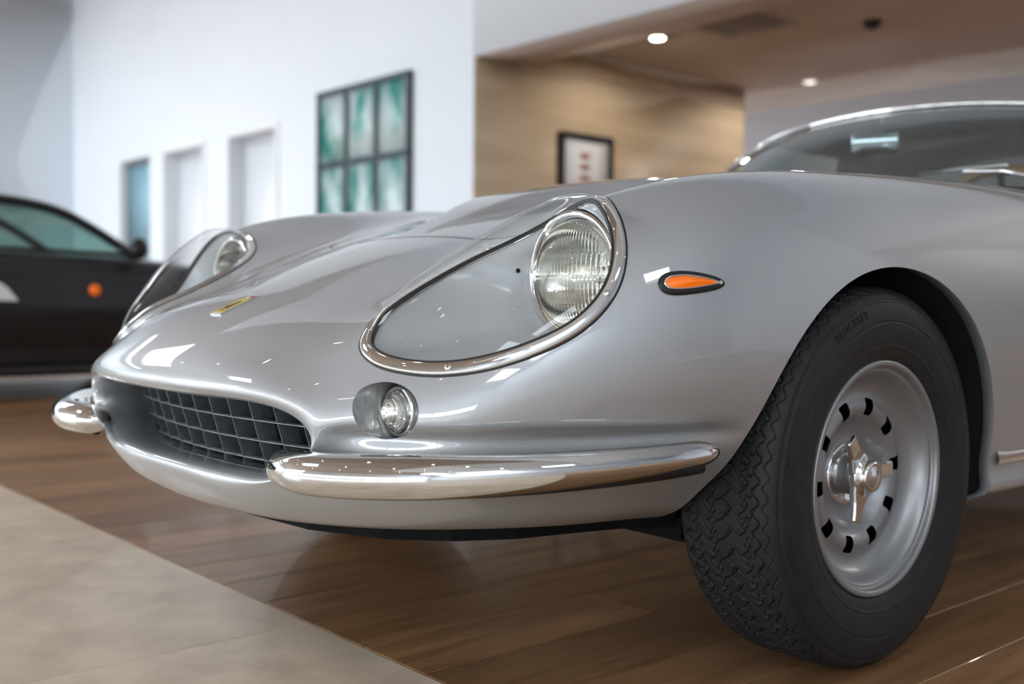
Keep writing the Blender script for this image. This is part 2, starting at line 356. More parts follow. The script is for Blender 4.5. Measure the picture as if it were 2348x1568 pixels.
# fittings in the alcove ceiling
def disc_fit(px,r,mat,name,label,cat,h=.02,grp=None):
    p=at(px,2,ZA)
    t=thing(name,label,cat,(p[0],p[1],ZA),grp)
    mklathe('ring',[(0,r*1.0),(-h,r*1.0),(-h,r*.78),(-.004,r*.74)],M['whitegloss'] if cat=='lamp' else M['blackgloss'],t,32,'z')
    mklathe('lens',[(-h*1.6,.0005),(-h*1.5,r*.4),(-h*1.1,r*.76)],mat,t,32,'z')
disc_fit((1508,83),.075,M['lampwarm'],'downlight','bright round downlight in the taupe ceiling, nearest the white wall','lamp')
disc_fit((1857,184),.085,M['lampoff'],'downlight','dim round downlight in the taupe ceiling above the windscreen','lamp')
def down_spot(p,w):
    l=bpy.data.lights.new('downlight_beam','SPOT');l.energy=w;l.color=(1,.95,.87);l.spot_size=math.radians(178);l.spot_blend=.35;l.shadow_soft_size=.06
    o=bpy.data.objects.new('downlight_beam',l);o.location=p;COL.objects.link(o)
for px in ((1508,83),(1857,184)):
    q=at(px,2,ZA);down_spot((q[0],q[1],ZA-.06),18 if px[0]<1600 else 24)
for q in ((.9,6.4,'nearest the hall and the tan wall'),(2.9,6.4,'nearest the hall by the right wall'),(.9,8.6,'by the grey back wall, left one'),(2.9,8.6,'in the far right corner')):  # unseen lamps added to brighten the alcove, shaped as downlights
    t=thing('downlight','added alcove fill lamp out of view, '+q[2],'lamp',(q[0],q[1],ZA),'added alcove fill lamps')
    mklathe('ring',[(0,.08),(-.02,.08),(-.02,.062),(-.004,.06)],M['whitegloss'],t,32,'z');mklathe('lens',[(-.03,.0005),(-.028,.03),(-.02,.06)],M['lampoff'],t,32,'z')
    down_spot((q[0],q[1],ZA-.06),34)
disc_fit((2000,48),.075,M['blackgloss'],'smoke_detector','small dark round detector on the taupe ceiling','detector',.05)
v=[at(p,2,ZA) for p in ((1560,62),(1690,12),(1835,45),(1700,84))]
vx=[q[0] for q in v];vy=[q[1] for q in v];cx=sum(vx)/4;cy=sum(vy)/4;h=.36
vt=thing('ceiling_vent','square dark air diffuser set in the taupe ceiling','vent',(cx,cy,ZA))
f=MB();f.box(-h,h,-h,-h+.03,-.012,0);f.box(-h,h,h-.03,h,-.012,0);f.box(-h,-h+.03,-h+.03,h-.03,-.012,0);f.box(h-.03,h,-h+.03,h-.03,-.012,0);f.build('frame',M['taupe'],vt)
box('backing',(-h+.03,h-.03,-h+.03,h-.03,-.003,0),M['black'],vt)
for k in range(7):
    y=-h+.07+k*(2*h-.14)/6;box('slat',(-h+.03,h-.03,y-.028,y+.028,-.010,-.004),M['taupe'],vt)
# track lights under the hall ceiling (seen in the paint and chrome)
ti=0
for yy in (-6.2,-4.0,-1.6):
    tr=thing('track_light','black ceiling lighting track '+('nearest the window front','midway along the hall','above the front of the silver car')[ti]+' with small warm spots','lamp',(-1.5,yy,ZC-.25),'lighting tracks');ti+=1
    box('rail',(-7,7,-.02,.02,-.02,.02),M['blackgloss'],tr)
    for x in (-6,0,6): box('hanger',(x-.01,x+.01,-.01,.01,.02,.25),M['blackgloss'],tr)
    for k in range(7):
        x=-6.3+k*2.1+random.uniform(-.3,.3)
        mklathe('spot_head',[(-.04,.001),(-.04,.045),(-.17,.055),(-.165,.044)],M['blackgloss'],tr,16,'z',(x,0,0))
        mklathe('bulb',[(-.150,.001),(-.150,.043)],M['lampwarm'],tr,16,'z',(x,0,0))
# ------------------------------------------------------------------ silver coupe: body surface (half, then mirrored)
def station(y,pts): return [(x,y,z) for x,z in pts]
U=[(.4,.22),(0,.22)]
ST=[
 station(3.36,[(0,.82),(.18,.82),(.36,.818),(.48,.81),(.58,.79),(.65,.75),(.69,.69),(.70,.60),(.69,.5),(.67,.42),(.64,.36),(.58,.31),(.3,.30),(0,.30)]),
 station(2.85,[(0,.90),(.18,.90),(.36,.89),(.5,.88),(.63,.865),(.73,.825),(.79,.75),(.81,.64),(.805,.50),(.79,.38),(.775,.31),(.73,.26),(.4,.24),(0,.24)]),
 station(2.3,[(0,.93),(.18,.93),(.36,.92),(.52,.91),(.66,.895),(.775,.85),(.838,.765),(.86,.64),(.85,.5),(.835,.37),(.82,.29),(.78,.235)]+U),
 station(1.7,[(0,.92),(.18,.92),(.36,.91),(.52,.90),(.67,.885),(.785,.84),(.842,.75),(.86,.63),(.85,.49),(.83,.36),(.815,.285),(.78,.232)]+U),
 station(1.15,[(0,.90),(.18,.90),(.36,.893),(.52,.883),(.665,.874),(.778,.83),(.832,.745),(.85,.625),(.84,.485),(.82,.36),(.81,.285),(.78,.234)]+U),
 station(.65,[(0,.885),(.18,.882),(.36,.871),(.51,.864),(.66,.87),(.772,.825),(.822,.74),(.84,.62),(.832,.48),(.815,.36),(.805,.29),(.78,.238)]+U),
 station(.3,[(0,.876),(.18,.869),(.36,.847),(.51,.848),(.65,.861),(.757,.815),(.812,.73),(.828,.615),(.822,.475),(.81,.355),(.80,.29),(.775,.24)]+U),
 station(.05,[(0,.850),(.18,.843),(.36,.820),(.50,.828),(.645,.851),(.748,.80),(.803,.715),(.82,.605),(.815,.47),(.80,.35),(.785,.29),(.755,.24)]+U),
 station(-.15,[(0,.811),(.18,.804),(.355,.785),(.495,.805),(.635,.837),(.735,.79),(.79,.705),(.81,.60),(.806,.475),(.785,.365),(.75,.305),(.69,.25)]+U),
 station(-.32,[(0,.765),(.175,.759),(.345,.745),(.485,.775),(.62,.815),(.715,.768),(.772,.685),(.793,.585),(.788,.475),(.75,.375),(.69,.315),(.605,.26),(.35,.235),(0,.23)]),
 station(-.46,[(0,.720),(.17,.715),(.335,.702),(.475,.735),(.60,.780),(.69,.735),(.745,.655),(.768,.56),(.76,.465),(.712,.372),(.645,.31),(.565,.257),(.32,.238),(0,.233)]),
 station(-.58,[(0,.674),(.168,.671),(.32,.661),(.45,.685),(.565,.732),(.65,.69),(.70,.61),(.722,.53),(.713,.45),(.66,.365),(.59,.305),(.525,.253),(.28,.24),(0,.236)]),
 [(0,-.69,.632),(.165,-.69,.628),(.31,-.69,.612),(.42,-.69,.621),(.52,-.69,.655),(.595,-.69,.615),(.64,-.695,.555),(.66,-.70,.495),(.65,-.70,.435),(.60,-.69,.36),(.54,-.675,.305),(.48,-.655,.251),(.25,-.69,.241),(0,-.70,.238)],
 [(0,-.79,.592),(.16,-.79,.591),(.29,-.785,.581),(.385,-.78,.570),(.46,-.775,.563),(.52,-.777,.533),(.558,-.785,.49),(.574,-.79,.45),(.565,-.79,.41),(.52,-.78,.35),(.468,-.765,.30),(.405,-.745,.25),(.2,-.80,.245),(0,-.82,.243)],
 [(0,-.885,.540),(.15,-.88,.538),(.265,-.87,.53),(.345,-.86,.515),(.40,-.855,.495),(.437,-.852,.472),(.458,-.855,.445),(.453,-.852,.42),(.418,-.848,.388),(.378,-.85,.345),(.34,-.855,.30),(.24,-.86,.262),(.12,-.865,.258),(0,-.868,.257)],
 [(0,-0.945,0.492),(0.1463,-0.94,0.49),(0.258,-0.925,0.487),(0.336,-0.905,0.478),(0.387,-0.888,0.462),(0.413,-0.877,0.441),(0.421,-0.872,0.416),(0.406,-0.869,0.39),(0.372,-0.868,0.362),(0.31,-0.884,0.338),(0.2508,-0.892,0.332),(0.162,-0.9,0.33),(0.0784,-0.905,0.33),(0,-0.906,0.33)],
 [(0,-0.928,0.456),(0.1411,-0.92,0.455),(0.2476,-0.905,0.456),(0.3235,-0.885,0.451),(0.3673,-0.865,0.438),(0.3873,-0.85,0.418),(0.3906,-0.843,0.401),(0.3846,-0.843,0.388),(0.3678,-0.848,0.37),(0.3083,-0.86,0.352),(0.2247,-0.868,0.347),(0.1463,-0.873,0.345),(0.0732,-0.876,0.345),(0,-0.877,0.345)],
 [(0,-0.8,0.462),(0.1432,-0.79,0.461),(0.2507,-0.785,0.462),(0.3287,-0.78,0.456),(0.3746,-0.775,0.441),(0.3946,-0.77,0.419),(0.398,-0.77,0.401),(0.3919,-0.77,0.387),(0.3752,-0.77,0.368),(0.3135,-0.775,0.345),(0.2278,-0.78,0.338),(0.1484,-0.785,0.336),(0.0732,-0.79,0.336),(0,-0.79,0.336)],
]
for _i,_dz in ((9,.004),(10,.006),(11,.011),(12,.014),(13,.017),(14,.017)):
    for _r,_w in ((9,.5),(10,1),(11,1),(12,1),(13,1)):
        _p=ST[_i][_r];ST[_i][_r]=(_p[0],_p[1],_p[2]+_dz*_w)
def bs_matrix(n,t):
    M=np.zeros((len(t),n+2))
    k=np.clip(np.floor(t).astype(int),0,n-2);f=t-k
    b=[(1-f)**3/6,(3*f**3-6*f**2+4)/6,(-3*f**3+3*f**2+3*f+1)/6,f**3/6]
    for j in range(4): M[np.arange(len(t)),k+j]=b[j]
    return M
def body_grid(nu=480,nv=260):
    P=np.array(ST,float) # stations x rows x 3
    ns,nr=P.shape[:2]
    def ghosts(Q):
        g0=2*Q[0]-Q[1];g1=2*Q[-1]-Q[-2]
        Q=np.concatenate([g0[None],Q,g1[None]],0)
        m=np.array([-1,1,1.])
        return np.concatenate([(Q[:,1]*m)[:,None],Q,(Q[:,-2]*m)[:,None]],1)
    I=bs_matrix(ns,np.arange(ns)*1.0);J=bs_matrix(nr,np.arange(nr)*1.0)
    Q=P.copy()
    for w in (.75,.5):
        S=np.einsum('ia,abk,jb->ijk',I,ghosts(Q),J);Q=Q+w*(P-S)
    # parameter along the car: dense at the nose
    s=np.linspace(0,1,nu);kk=np.array([0,5,8,ns-1.]);t=np.interp(s,[0,.13,.27,1],kk)
    # smooth the breaks
    for _ in range(200): t[1:-1]=.5*t[1:-1]+.25*(t[:-2]+t[2:])
    v=np.linspace(0,nr-1,nv)
    return np.einsum('ia,abk,jb->ijk',bs_matrix(ns,t),ghosts(Q),bs_matrix(nr,v))
def grid_normals(G):
    du=np.gradient(G,axis=0);dv=np.gradient(G,axis=1)
    n=np.cross(du,dv);n/=np.linalg.norm(n,axis=2,keepdims=True)+1e-12;return n
car=thing('sports_car','silver vintage coupe with covered headlamps and an egg-crate grille, nearest the camera','car')
G=body_grid(500,270)
# power bulge on the bonnet
x=abs(G[...,0]);y=G[...,1];top=sstep((G[...,2]-.55)/.05)
bw=.045+.185*sstep((y+.42)/.65)
G[...,2]+=top*.027*sstep((bw+.015-x)/.026)*sstep((y+.43)/.28)*sstep((1.05-y)/.25)
# shallow cove above the bumper blade
n=grid_normals(G);zz=G[...,2];side=sstep((G[...,0]-.40)/.10)*sstep((-.33-y)/.10)*sstep((y+.99)/.05)
G-=n*(.013*np.exp(-((zz-.418)/.015)**2)*side)[...,None]
NG=grid_normals(G);NG[:,0,0]=0;NG[:,-1,0]=0;NG/=np.linalg.norm(NG,axis=2,keepdims=True)
nu_,nv_=G.shape[:2]
V0=G.reshape(-1,3);N0=NG.reshape(-1,3);Q=gridf(nu_,nv_)
T0=np.vstack([Q[:,[0,1,2]],Q[:,[0,2,3]]])
# make sure triangles face outwards
tn=np.cross(V0[T0[:,1]]-V0[T0[:,0]],V0[T0[:,2]]-V0[T0[:,0]])
if (np.einsum('ij,ij->i',tn,N0[T0[:,0]])<0).mean()>.5: T0=T0[:,::-1]
bvh=BVHTree.FromPolygons([tuple(v) for v in V0],[tuple(int(i) for i in t) for t in T0])
def cast(px,side=1):
    o=CC.copy();d=ray(px)
    if side<0: o=o*MX;d=d*MX
    h=bvh.ray_cast(Vector(o),Vector(d));return None if h[0] is None else np.array(h[0])
def near(p):
    h=bvh.find_nearest(Vector(p));return np.array(h[0]),V_n(h[2],np.array(h[0]))
def V_n(fi,p):
    t=T0[fi];w=1/(np.linalg.norm(V0[t]-p,axis=1)+1e-6);n=(N0[t]*w[:,None]).sum(0);return n/np.linalg.norm(n)
def smooth_loop(P,it=6):
    for _ in range(it): P=.5*P+.25*(np.roll(P,1,0)+np.roll(P,-1,0))
    return P
def plane(P):
    c=P.mean(0);u,s,vt=np.linalg.svd(P-c);nn=vt[2]
    if nn@(CC-c)<0: nn=-nn
    a=vt[0];return c,a,np.cross(nn,a),nn
def to2(P,pl): return np.stack([(P-pl[0])@pl[1],(P-pl[0])@pl[2]],1)
def field(V,N,loop,rad):
    # signed distance to a loop in its best plane, limited to nearby outward-facing vertices
    pl=plane(loop);d=np.full(len(V),1.0);m=(np.linalg.norm(V-pl[0],axis=1)<rad)&(N@pl[3]>-.25)
    d[m]=polysdf(to2(V[m],pl),to2(loop,pl));return d
# headlamp opening: outer edge seen on the near lamp, inner edge seen on the far one
outer=[(1380,453),(1402,470),(1421,505),(1432,550),(1432,600),(1420,650),(1394,697),(1352,742),(1300,778),(1240,806),(1170,831),(1100,849),(1030,858),(970,858),(912,850),(868,838),(838,818),(825,796)]
inner=[(.419,-.785,.565),(.402,-.74,.588),(.390,-.69,.612),(.388,-.63,.64),(.402,-.565,.675),(.447,-.506,.72),(.52,-.478,.755)]
lp=[cast(p) for p in outer]+[near(p)[0] for p in inner]
lp=[p for p in lp if p is not None]
LAMP=smooth_loop(crom(lp,200,True),10)
LAMP=np.array([near(p)[0] for p in LAMP]);LN=np.array([near(p)[1] for p in LAMP])
IND=[(808,932),(814,907),(835,887),(865,877),(895,876),(925,885),(948,905),(960,935),(957,965),(942,988),(915,1003),(880,1007),(850,998),(825,978),(811,957)]
IND=smooth_loop(crom([cast(p) for p in IND],96,True),4)
dl=field(V0,N0,LAMP,.30);di=field(V0,N0,IND,.11)
def rbox(px,py,cx,cy,hx,hy,r):
    qx=abs(px-cx)-hx+r;qy=abs(py-cy)-hy+r
    return np.hypot(np.maximum(qx,0),np.maximum(qy,0))+np.minimum(np.maximum(qx,qy),0)-r
up=(V0[:,2]>.5)&(N0[:,2]>.1)
dh=np.where(up,rbox(V0[:,0],V0[:,1],0,.22,.345,.645,.12),1.0)
dc=np.where(up,rbox(V0[:,0],V0[:,1],0,1.82,.60,.80,.25),1.0)
AC=(0.0,.32);AR=.353;RC2=(2.40,.32)
def arch(V,c): return np.where(V[:,0]>.40,np.hypot(V[:,1]-c[0],V[:,2]-c[1])-AR,1.0)
da=arch(V0,AC);dr=arch(V0,RC2)
dd=np.where((V0[:,0]>.5)&(V0[:,2]<.95),rbox(V0[:,1],V0[:,2],1.50,.60,.50,.285,.07),1.0)
cut=lambda A,d: None
# body shell: successive cuts, carrying the other fields along
V,N,T,aux=clip(V0,N0,T0,dl+.004,(di,dh,dc,da,dr,dd));keep=aux
for k in range(6):
    d=keep[0] if k not in(1,5) else keep[0]-.0022
    V,N,T,keep=clip(V,N,T,d,keep[1:])
V,N,T,_=compact(V,N,T)
body=mk('body_shell',*(lambda r:(r[0],r[2]))(mirror(V,N,T)),M['paint'],car,True,mirror(V,N,T)[1])
Vh,Nh,Th,_=clip(V0,N0,T0,-(dh+.0022));Vh,Nh,Th,_=compact(Vh,Nh,Th);r=mirror(Vh,Nh,Th)
mk('bonnet',r[0],r[2],M['paint'],car,True,r[1])
Vd,Nd,Td,_=clip(V0,N0,T0,-(dd+.0022));Vd,Nd,Td,_=compact(Vd,Nd,Td)
Vj,Nj,Tj,_=clip(V0,N0,T0,-(dd-.025));Vj,Nj,Tj,_=compact(Vj,Nj,Tj);Vj=Vj-Nj*.008
for s in (1,-1):
    m=np.array([s,1,1.]);dob=mk('door',Vd*m,Td if s>0 else Td[:,::-1].copy(),M['paint'],car,True,Nd*m);mk('door_jamb',Vj*m,Tj if s>0 else Tj[:,::-1].copy(),M['black'],dob,True,Nj*m)
    pb=near((.84,1.86,.72))[0]*m;mktube('door_handle',[pb+m*np.array([.004,-.06,0]),pb+m*np.array([.022,-.045,0]),pb+m*np.array([.022,.045,0]),pb+m*np.array([.004,.06,0])],.007,M['chrome'],dob,10)
Vq,Nq,Tq,_=clip(V0,N0,T0,-(dh-.025));Vq,Nq,Tq,_=compact(Vq,Nq,Tq);Vq=Vq-Nq*.006;r=mirror(Vq,Nq,Tq);mk('bonnet_gutter',r[0],r[2],M['black'],car,True,r[1])
# arch lip and black wheel wells
def wells(c):
    a=np.linspace(math.radians(-14),math.radians(194),120);pts=[]
    for t in a:
        yy,zz=c[0]+AR*math.cos(t),c[1]+AR*math.sin(t)
        h=bvh.ray_cast(Vector((1.5,yy,zz)),Vector((-1,0,0)))
        pts.append((h[0][0] if h[0] is not None else .6,yy,zz))
    P=np.array(pts);rad=np.stack([0*a,np.cos(a),np.sin(a)],1)
    rings=[P,P+[-.004,0,0]+0*rad,P+[-.020,0,0]+rad*.001,P+[-.022,0,0]+rad*.012]
    Gl=np.stack(rings,0)
    Gw=np.stack([P+[-.021,0,0]+rad*.010,np.stack([np.minimum(P[:,0]-.05,.45),P[:,1],P[:,2]],1)+rad*.012,np.stack([np.full(len(a),.40),P[:,1],P[:,2]],1)+rad*.0,np.stack([np.full(len(a),.40),c[0]+.02*np.cos(a),c[1]+.02*np.sin(a)],1)],0)
    for s in (1,-1):
        m=np.array([s,1,1.]);mkgrid('arch_lip',Gl*m,M['paint'],car,flip=s<0);mkgrid('wheel_well',Gw*m,M['well'],car,flip=s<0)
wells(AC);wells(RC2)
# ---- headlamps
def ring_sweep(loop,nrm,prof):
    # profile: list of (inward offset, height) swept along a loop on the surface
    t=np.roll(loop,-1,0)-np.roll(loop,1,0);t/=np.linalg.norm(t,axis=1,keepdims=True);b=np.cross(nrm,t)
    c=loop.mean(0);sg=np.sign(np.einsum('ij,ij->i',b,c-loop).mean());b*=sg
    return np.stack([loop+b*o+nrm*h for o,h in prof],1),b
LC=np.array([.556,-.499,.652]);LR=.086
dg=dl.copy()
Vg,Ng,Tg,ax=clip(V0,N0,T0,-(dl+.008),(dl,));Vg,Ng,Tg,ax=compact(Vg,Ng,Tg,ax)
bt=np.clip((-ax[0]-.008)/.055,0,1);pc=LAMP.mean(0);inw=sstep(((Vg-pc)@np.array([-.80,.25,.35])+.035)/.07)
bulge=.001+.007*(1-(1-np.clip(bt*.7,0,1))**2)+inw*.015*np.sqrt(np.clip(1-(1-bt)**2,0,1))
Vgl=Vg+Ng*bulge[:,None]
# recompute smooth normals of the bulged cover
def vnorm(V,T):
    f=np.cross(V[T[:,1]]-V[T[:,0]],V[T[:,2]]-V[T[:,0]]);n=np.zeros_like(V)
    for k in range(3): np.add.at(n,T[:,k],f)
    return n/(np.linalg.norm(n,axis=1,keepdims=True)+1e-12)
for _ in range(0): pass
trim,tb=ring_sweep(LAMP,LN,[(-.0015,-.002),(-.001,.0022),(.0015,.0034),(.009,.0042),(.0150,.0038),(.0168,.0024),(.017,-.004)])
seal,_=ring_sweep(LAMP,LN,[(-.0045,-.001),(-.004,.0012),(-.001,.0016),(.002,.0005)])
gask,_=ring_sweep(LAMP,LN,[(.0155,.0020),(.0168,.0034),(.0190,.0026),(.0195,-.003)])
# bowl: loft from the opening to the lamp ring (angles about the lamp axis)
lo,_=ring_sweep(LAMP,LN,[(.013,-.004)]);lo=lo[:,0]
def bowl_grid():
    K=14;n=len(lo);out=[]
    dx=lo[:,0]-LC[0];dz=lo[:,2]-LC[2];ang=np.unwrap(np.arctan2(dz,dx))
    # even out the angles on the ring
    a_even=ang[0]+np.sign(ang[-1]-ang[0])*np.linspace(0,2*np.pi,n,endpoint=False);an=.75*ang+.25*a_even
    ringp=np.stack([LC[0]+(LR+.010)*np.cos(an),np.full(n,LC[1]+.012),LC[2]+(LR+.010)*np.sin(an)],1)
    mid=lo-LN*.03
    for k in range(K+1):
        t=k/K;out.append((1-t)**2*lo+2*t*(1-t)*(.5*mid+.5*(.4*lo+.6*ringp-LN*.012))+t*t*ringp)
    return np.stack(out,0)
BG=bowl_grid()
# ribbed headlamp lens: a dome with vertical flutes in panels
def lens_grid():
    nr,na=90,400;r=np.linspace(0.0005,1,nr)[:,None]*LR;a=np.linspace(0,2*np.pi,na,endpoint=False)[None,:]
    x=r*np.cos(a);z=r*np.sin(a);h=.034*(1-(r/LR)**2)+0*a
    cell=np.where(z>.03,.0052,np.where(z>-.005,.0070,.0060));tilt=np.where(z>.03,.25,np.where(z>-.005,.05,-.12))
    fl=np.sin((x+tilt*z)/cell*2*np.pi)
    mask=sstep((LR*.93-r)/.006)*(1-.75*(np.hypot(x-.012,z+.018)<.020))
    h=h+.0017*fl*mask
    for zc in (.030,-.005,-.045): h=h-.0012*np.exp(-((z-zc)/.0014)**2)*mask
    return np.stack([LC[0]+x,LC[1]-h,LC[2]+z],2)
LG=lens_grid()
for s in (1,-1):
    m=np.array([s,1,1.]);fl=s<0
    hb=mkgrid('headlight_bowl',BG*m,M['bowl'],car,cv=True,flip=fl)
    mkgrid('headlight_trim',trim*m,M['chrome'],hb,cu=True,flip=fl,label='polished chrome trim ring')
    mkgrid('rubber_seal',seal*m,M['seal'],hb,cu=True,flip=fl);mkgrid('rubber_seal',gask*m,M['seal'],hb,cu=True,flip=fl)
    nn=vnorm(Vgl,Tg)
    mk('headlight_cover',Vgl*m,Tg if s>0 else Tg[:,::-1].copy(),M['glass'],hb,True,nn*m,label='clear plastic headlamp cover')
    mkgrid('lamp_lens',LG*m,M['lampglass'],hb,cv=True,flip=fl,label='fluted round headlamp glass')
    c=LC*m
    mklathe('lamp_ring',[(.03,LR+.014),(.0,LR+.013),(-.006,LR+.009),(-.007,LR+.004),(-.003,LR+.0005),(.006,LR-.001)],M['chrome'],hb,96,'y',c)
    mklathe('lamp_ring',[(.012,LR+.024),(.010,LR+.021),(.006,LR+.0185),(.012,LR+.015)],M['chrome'],hb,96,'y',c)
    mklathe('reflector',[(.004,LR-.001),(.020,LR*.9),(.05,LR*.6),(.066,LR*.3),(.070,.012),(.045,.011),(.043,.0005)],M['reflector'],hb,72,'y',c)
    # drain hole in the bowl and the trim screws
    q=cast((1184,619));
    j=np.argmin(np.linalg.norm(BG.reshape(-1,3)-(CC+ray((1184,619))*1.66),axis=1));
    rr=[np.linalg.norm(np.cross(BG.reshape(-1,3)-CC,ray((1184,619))),axis=1)];j=int(np.argmin(rr[0]));p=BG.reshape(-1,3)[j]
    dn=-ray((1184,619));ex=np.cross(dn,[0,0,1.]);ex/=np.linalg.norm(ex);ey=np.cross(ex,dn);an=np.linspace(0,2*np.pi,24,endpoint=False)
    hole=np.array([p+dn*.004]+[p+dn*.004+.0035*(ex*math.cos(t)+ey*math.sin(t)) for t in an])
    mk('drain_hole',hole*m,[(0,1+k,1+(k+1)%24)[::1 if s>0 else -1] for k in range(24)],M['black'],hb,False)
    tmid,_=ring_sweep(LAMP,LN,[(.0085,.0042)]);tmid=tmid[:,0]
    ks=[int(np.argmin(np.linalg.norm(np.cross(tmid-CC,ray(px)),axis=1)+(100*((tmid-LC)[:,0]<-.2)))) for px in ((1389,668),(1030,846))]
    ks+=[(ks[0]+k)%200 for k in (150,170,125)]
    for k in ks:
        p=tmid[k];nn_=LN[k];e1=np.cross(nn_,[0,0,1.]);e1/=np.linalg.norm(e1);e2=np.cross(nn_,e1);g=[]
        for rr_,hh in ((.0048,-.001),(.0046,.0008),(.0030,.0018),(.0002,.0020)):
            g.append([p+nn_*hh+rr_*(e1*math.cos(t)+e2*math.sin(t)) for t in an])
        sc=mkgrid('trim_screw',np.array(g)*m,M['chrome'],hb,cv=True,flip=not fl)
# ---- turn signals in their recesses
IC=at((916,943),1,-.783);IC=np.array([IC[0],-.783,IC[2]])
def ind_recess():
    K=10;c=IC+[0,.022,0];n=len(IND);dx=IND[:,0]-c[0];dz=IND[:,2]-c[2];ang=np.arctan2(dz,dx);out=[]
    floorp=np.stack([c[0]+.047*np.cos(ang),np.full(n,c[1]),c[2]+.044*np.sin(ang)],1)
    nrm=np.array([near(p)[1] for p in IND])
    out=[IND+nrm*.0002,IND-nrm*.0018+(floorp-IND)*.02]
    for k in range(1,K+1):
        t=k/K;mid=.5*(IND+floorp)+[.006,.012,0];P=(1-t)**2*IND+2*t*(1-t)*mid+t*t*floorp;out.append(P)
    out.append(np.repeat(c[None],n,0));return np.stack(out,0)
IR=ind_recess()
lensp=[(.0,.0315),(-.004,.031)]
for k in range(26):
    t=k/25;r_=.0305*(1-t)+.0004*t;h_=.004+.024*math.sin((1-r_/.0305)*1.25)/math.sin(1.25)
    lensp.append((-h_-(.0016 if (k%4) in (0,1) and k<25 else 0),r_))
for s in (1,-1):
    m=np.array([s,1,1.])
    rc=mkgrid('turn_signal_recess',IR*m,M['paint'],car,cv=True,flip=s<0)
    c=IC*m
    mklathe('lens',lensp,M['lampglass'],rc,96,'y',c,label='clear ribbed turn signal lens')
    mklathe('bezel',[(.022,.0375),(.004,.0372),(-.002,.0355),(-.0045,.0335),(-.003,.0312),(.004,.031)],M['chrome'],rc,72,'y',c)
    mklathe('gasket',[(.020,.040),(.012,.0405),(.010,.0375)],M['seal'],rc,48,'y',c)
    mklathe('reflector',[(.0,.0305),(.006,.022),(.010,.010),(.010,.0003)],M['reflector'],rc,48,'y',c)
    for t in (-.3,math.pi-.3):
        mklathe('lens_screw',[(-.014,.0002),(-.013,.0025),(-.010,.0026)],M['chrome'],rc,12,'y',c+np.array([.021*math.cos(t)*s,0,.021*math.sin(t)]))
# ---- amber side markers
SM=[(1508,648),(1514,634),(1532,625),(1568,622),(1612,628),(1646,638),(1661,651),(1650,662),(1612,671),(1562,677),(1530,675),(1513,663)]
SM=smooth_loop(crom([cast(p) for p in SM],96,True),3);SMn=np.array([near(p)[1] for p in SM])
gk,_=ring_sweep(SM,SMn,[(0,-.001),(.0005,.0035),(.003,.0055),(.0065,.0055),(.0075,.004)])
cm,_=ring_sweep(SM,SMn,[(.0068,.003),(.0072,.0066),(.0085,.0070),(.0098,.0062),(.0102,.003)])
def fill_dome(loop,nrm,base,h,K=10):
    c=loop.mean(0);nn=nrm.mean(0);nn/=np.linalg.norm(nn);out=[]
    for k in range(K+1):
        t=k/K;out.append(c+(loop-c)*(1-t*.999)+nn*(base+h*math.sin(t*math.pi/2)))
    return np.stack(out,0)
inn,_=ring_sweep(SM,SMn,[(.0095,.0)]);dome=fill_dome(inn[:,0],SMn,.005,.006)
for s in (1,-1):
    m=np.array([s,1,1.]);g=mkgrid('side_marker_gasket',gk*m,M['seal'],car,cu=True,flip=s<0)
    mkgrid('chrome_rim',cm*m,M['chrome'],g,cu=True,flip=s<0)
    mkgrid('amber_lens',dome*m,M['amber'],g,cv=True,flip=s<0,label='orange teardrop lens')
# ---- bumpers
bp=crom([(.345,-.868,.3705),(.39,-.888,.3715),(.46,-.897,.3735),(.54,-.871,.377),(.62,-.81,.381),(.682,-.718,.3845),(.727,-.61,.389),(.755,-.505,.394),(.768,-.412,.399)],140)
sarc=np.r_[0,np.cumsum(np.linalg.norm(np.diff(bp,axis=0),axis=1))];L=sarc[-1]
hz=np.interp(sarc/L,[0,.15,.4,.7,1],[.0275,.0295,.030,.024,.0175]);hn=np.interp(sarc/L,[0,.15,.4,1],[.034,.036,.034,.022])
for _ in range(30): hz[1:-1]=.5*hz[1:-1]+.25*(hz[:-2]+hz[2:]);hn[1:-1]=.5*hn[1:-1]+.25*(hn[:-2]+hn[2:])
endf=np.sqrt(np.clip(1-np.clip(1-sarc/.055,0,1)**2,0,1))*np.sqrt(np.clip(1-np.clip(1-(L-sarc)/.05,0,1)**2,0,1))
# denser rings at the two rounded ends
tt=np.unique(np.r_[np.linspace(0,.054,24),np.linspace(.055,L-.05,90),L-np.linspace(0,.05,24)])
tt[0:24]=.055*(1-np.cos(np.linspace(0,np.pi/2,24)));tt[-24:]=L-.05*(1-np.cos(np.linspace(np.pi/2,0,24)))
BP=np.stack([np.interp(tt,sarc,bp[:,k]) for k in range(3)],1);endf=np.sqrt(np.clip(1-np.clip(1-tt/.055,0,1)**2,0,1))*np.sqrt(np.clip(1-np.clip(1-(L-tt)/.05,0,1)**2,0,1))
HZ=np.interp(tt,sarc,hz)*endf+2e-4;HN=np.interp(tt,sarc,hn)*endf+2e-4
for s in (1,-1):
    GB=tube(BP,HN,40,False,None,HZ)*np.array([s,1,1.])
    bo=mkgrid('bumper_blade',GB,M['chrome'],car,cv=True,flip=s<0,label='polished chrome bumper blade')
    mid=BP[20:-14]; Tt,Bb,Uu=frames(mid);inn=np.sign((Bb@np.array([1,-1,0]))[:,None])
    strip=tube(mid-inn*Bb*.012+[0,0,-.022],.010,10)*np.array([s,1,1.])  # dark strip standing in for the shadow line under the bumper
    mkgrid('bumper_shadow_strip',strip,M['seal'],bo,cv=True,flip=s<0)
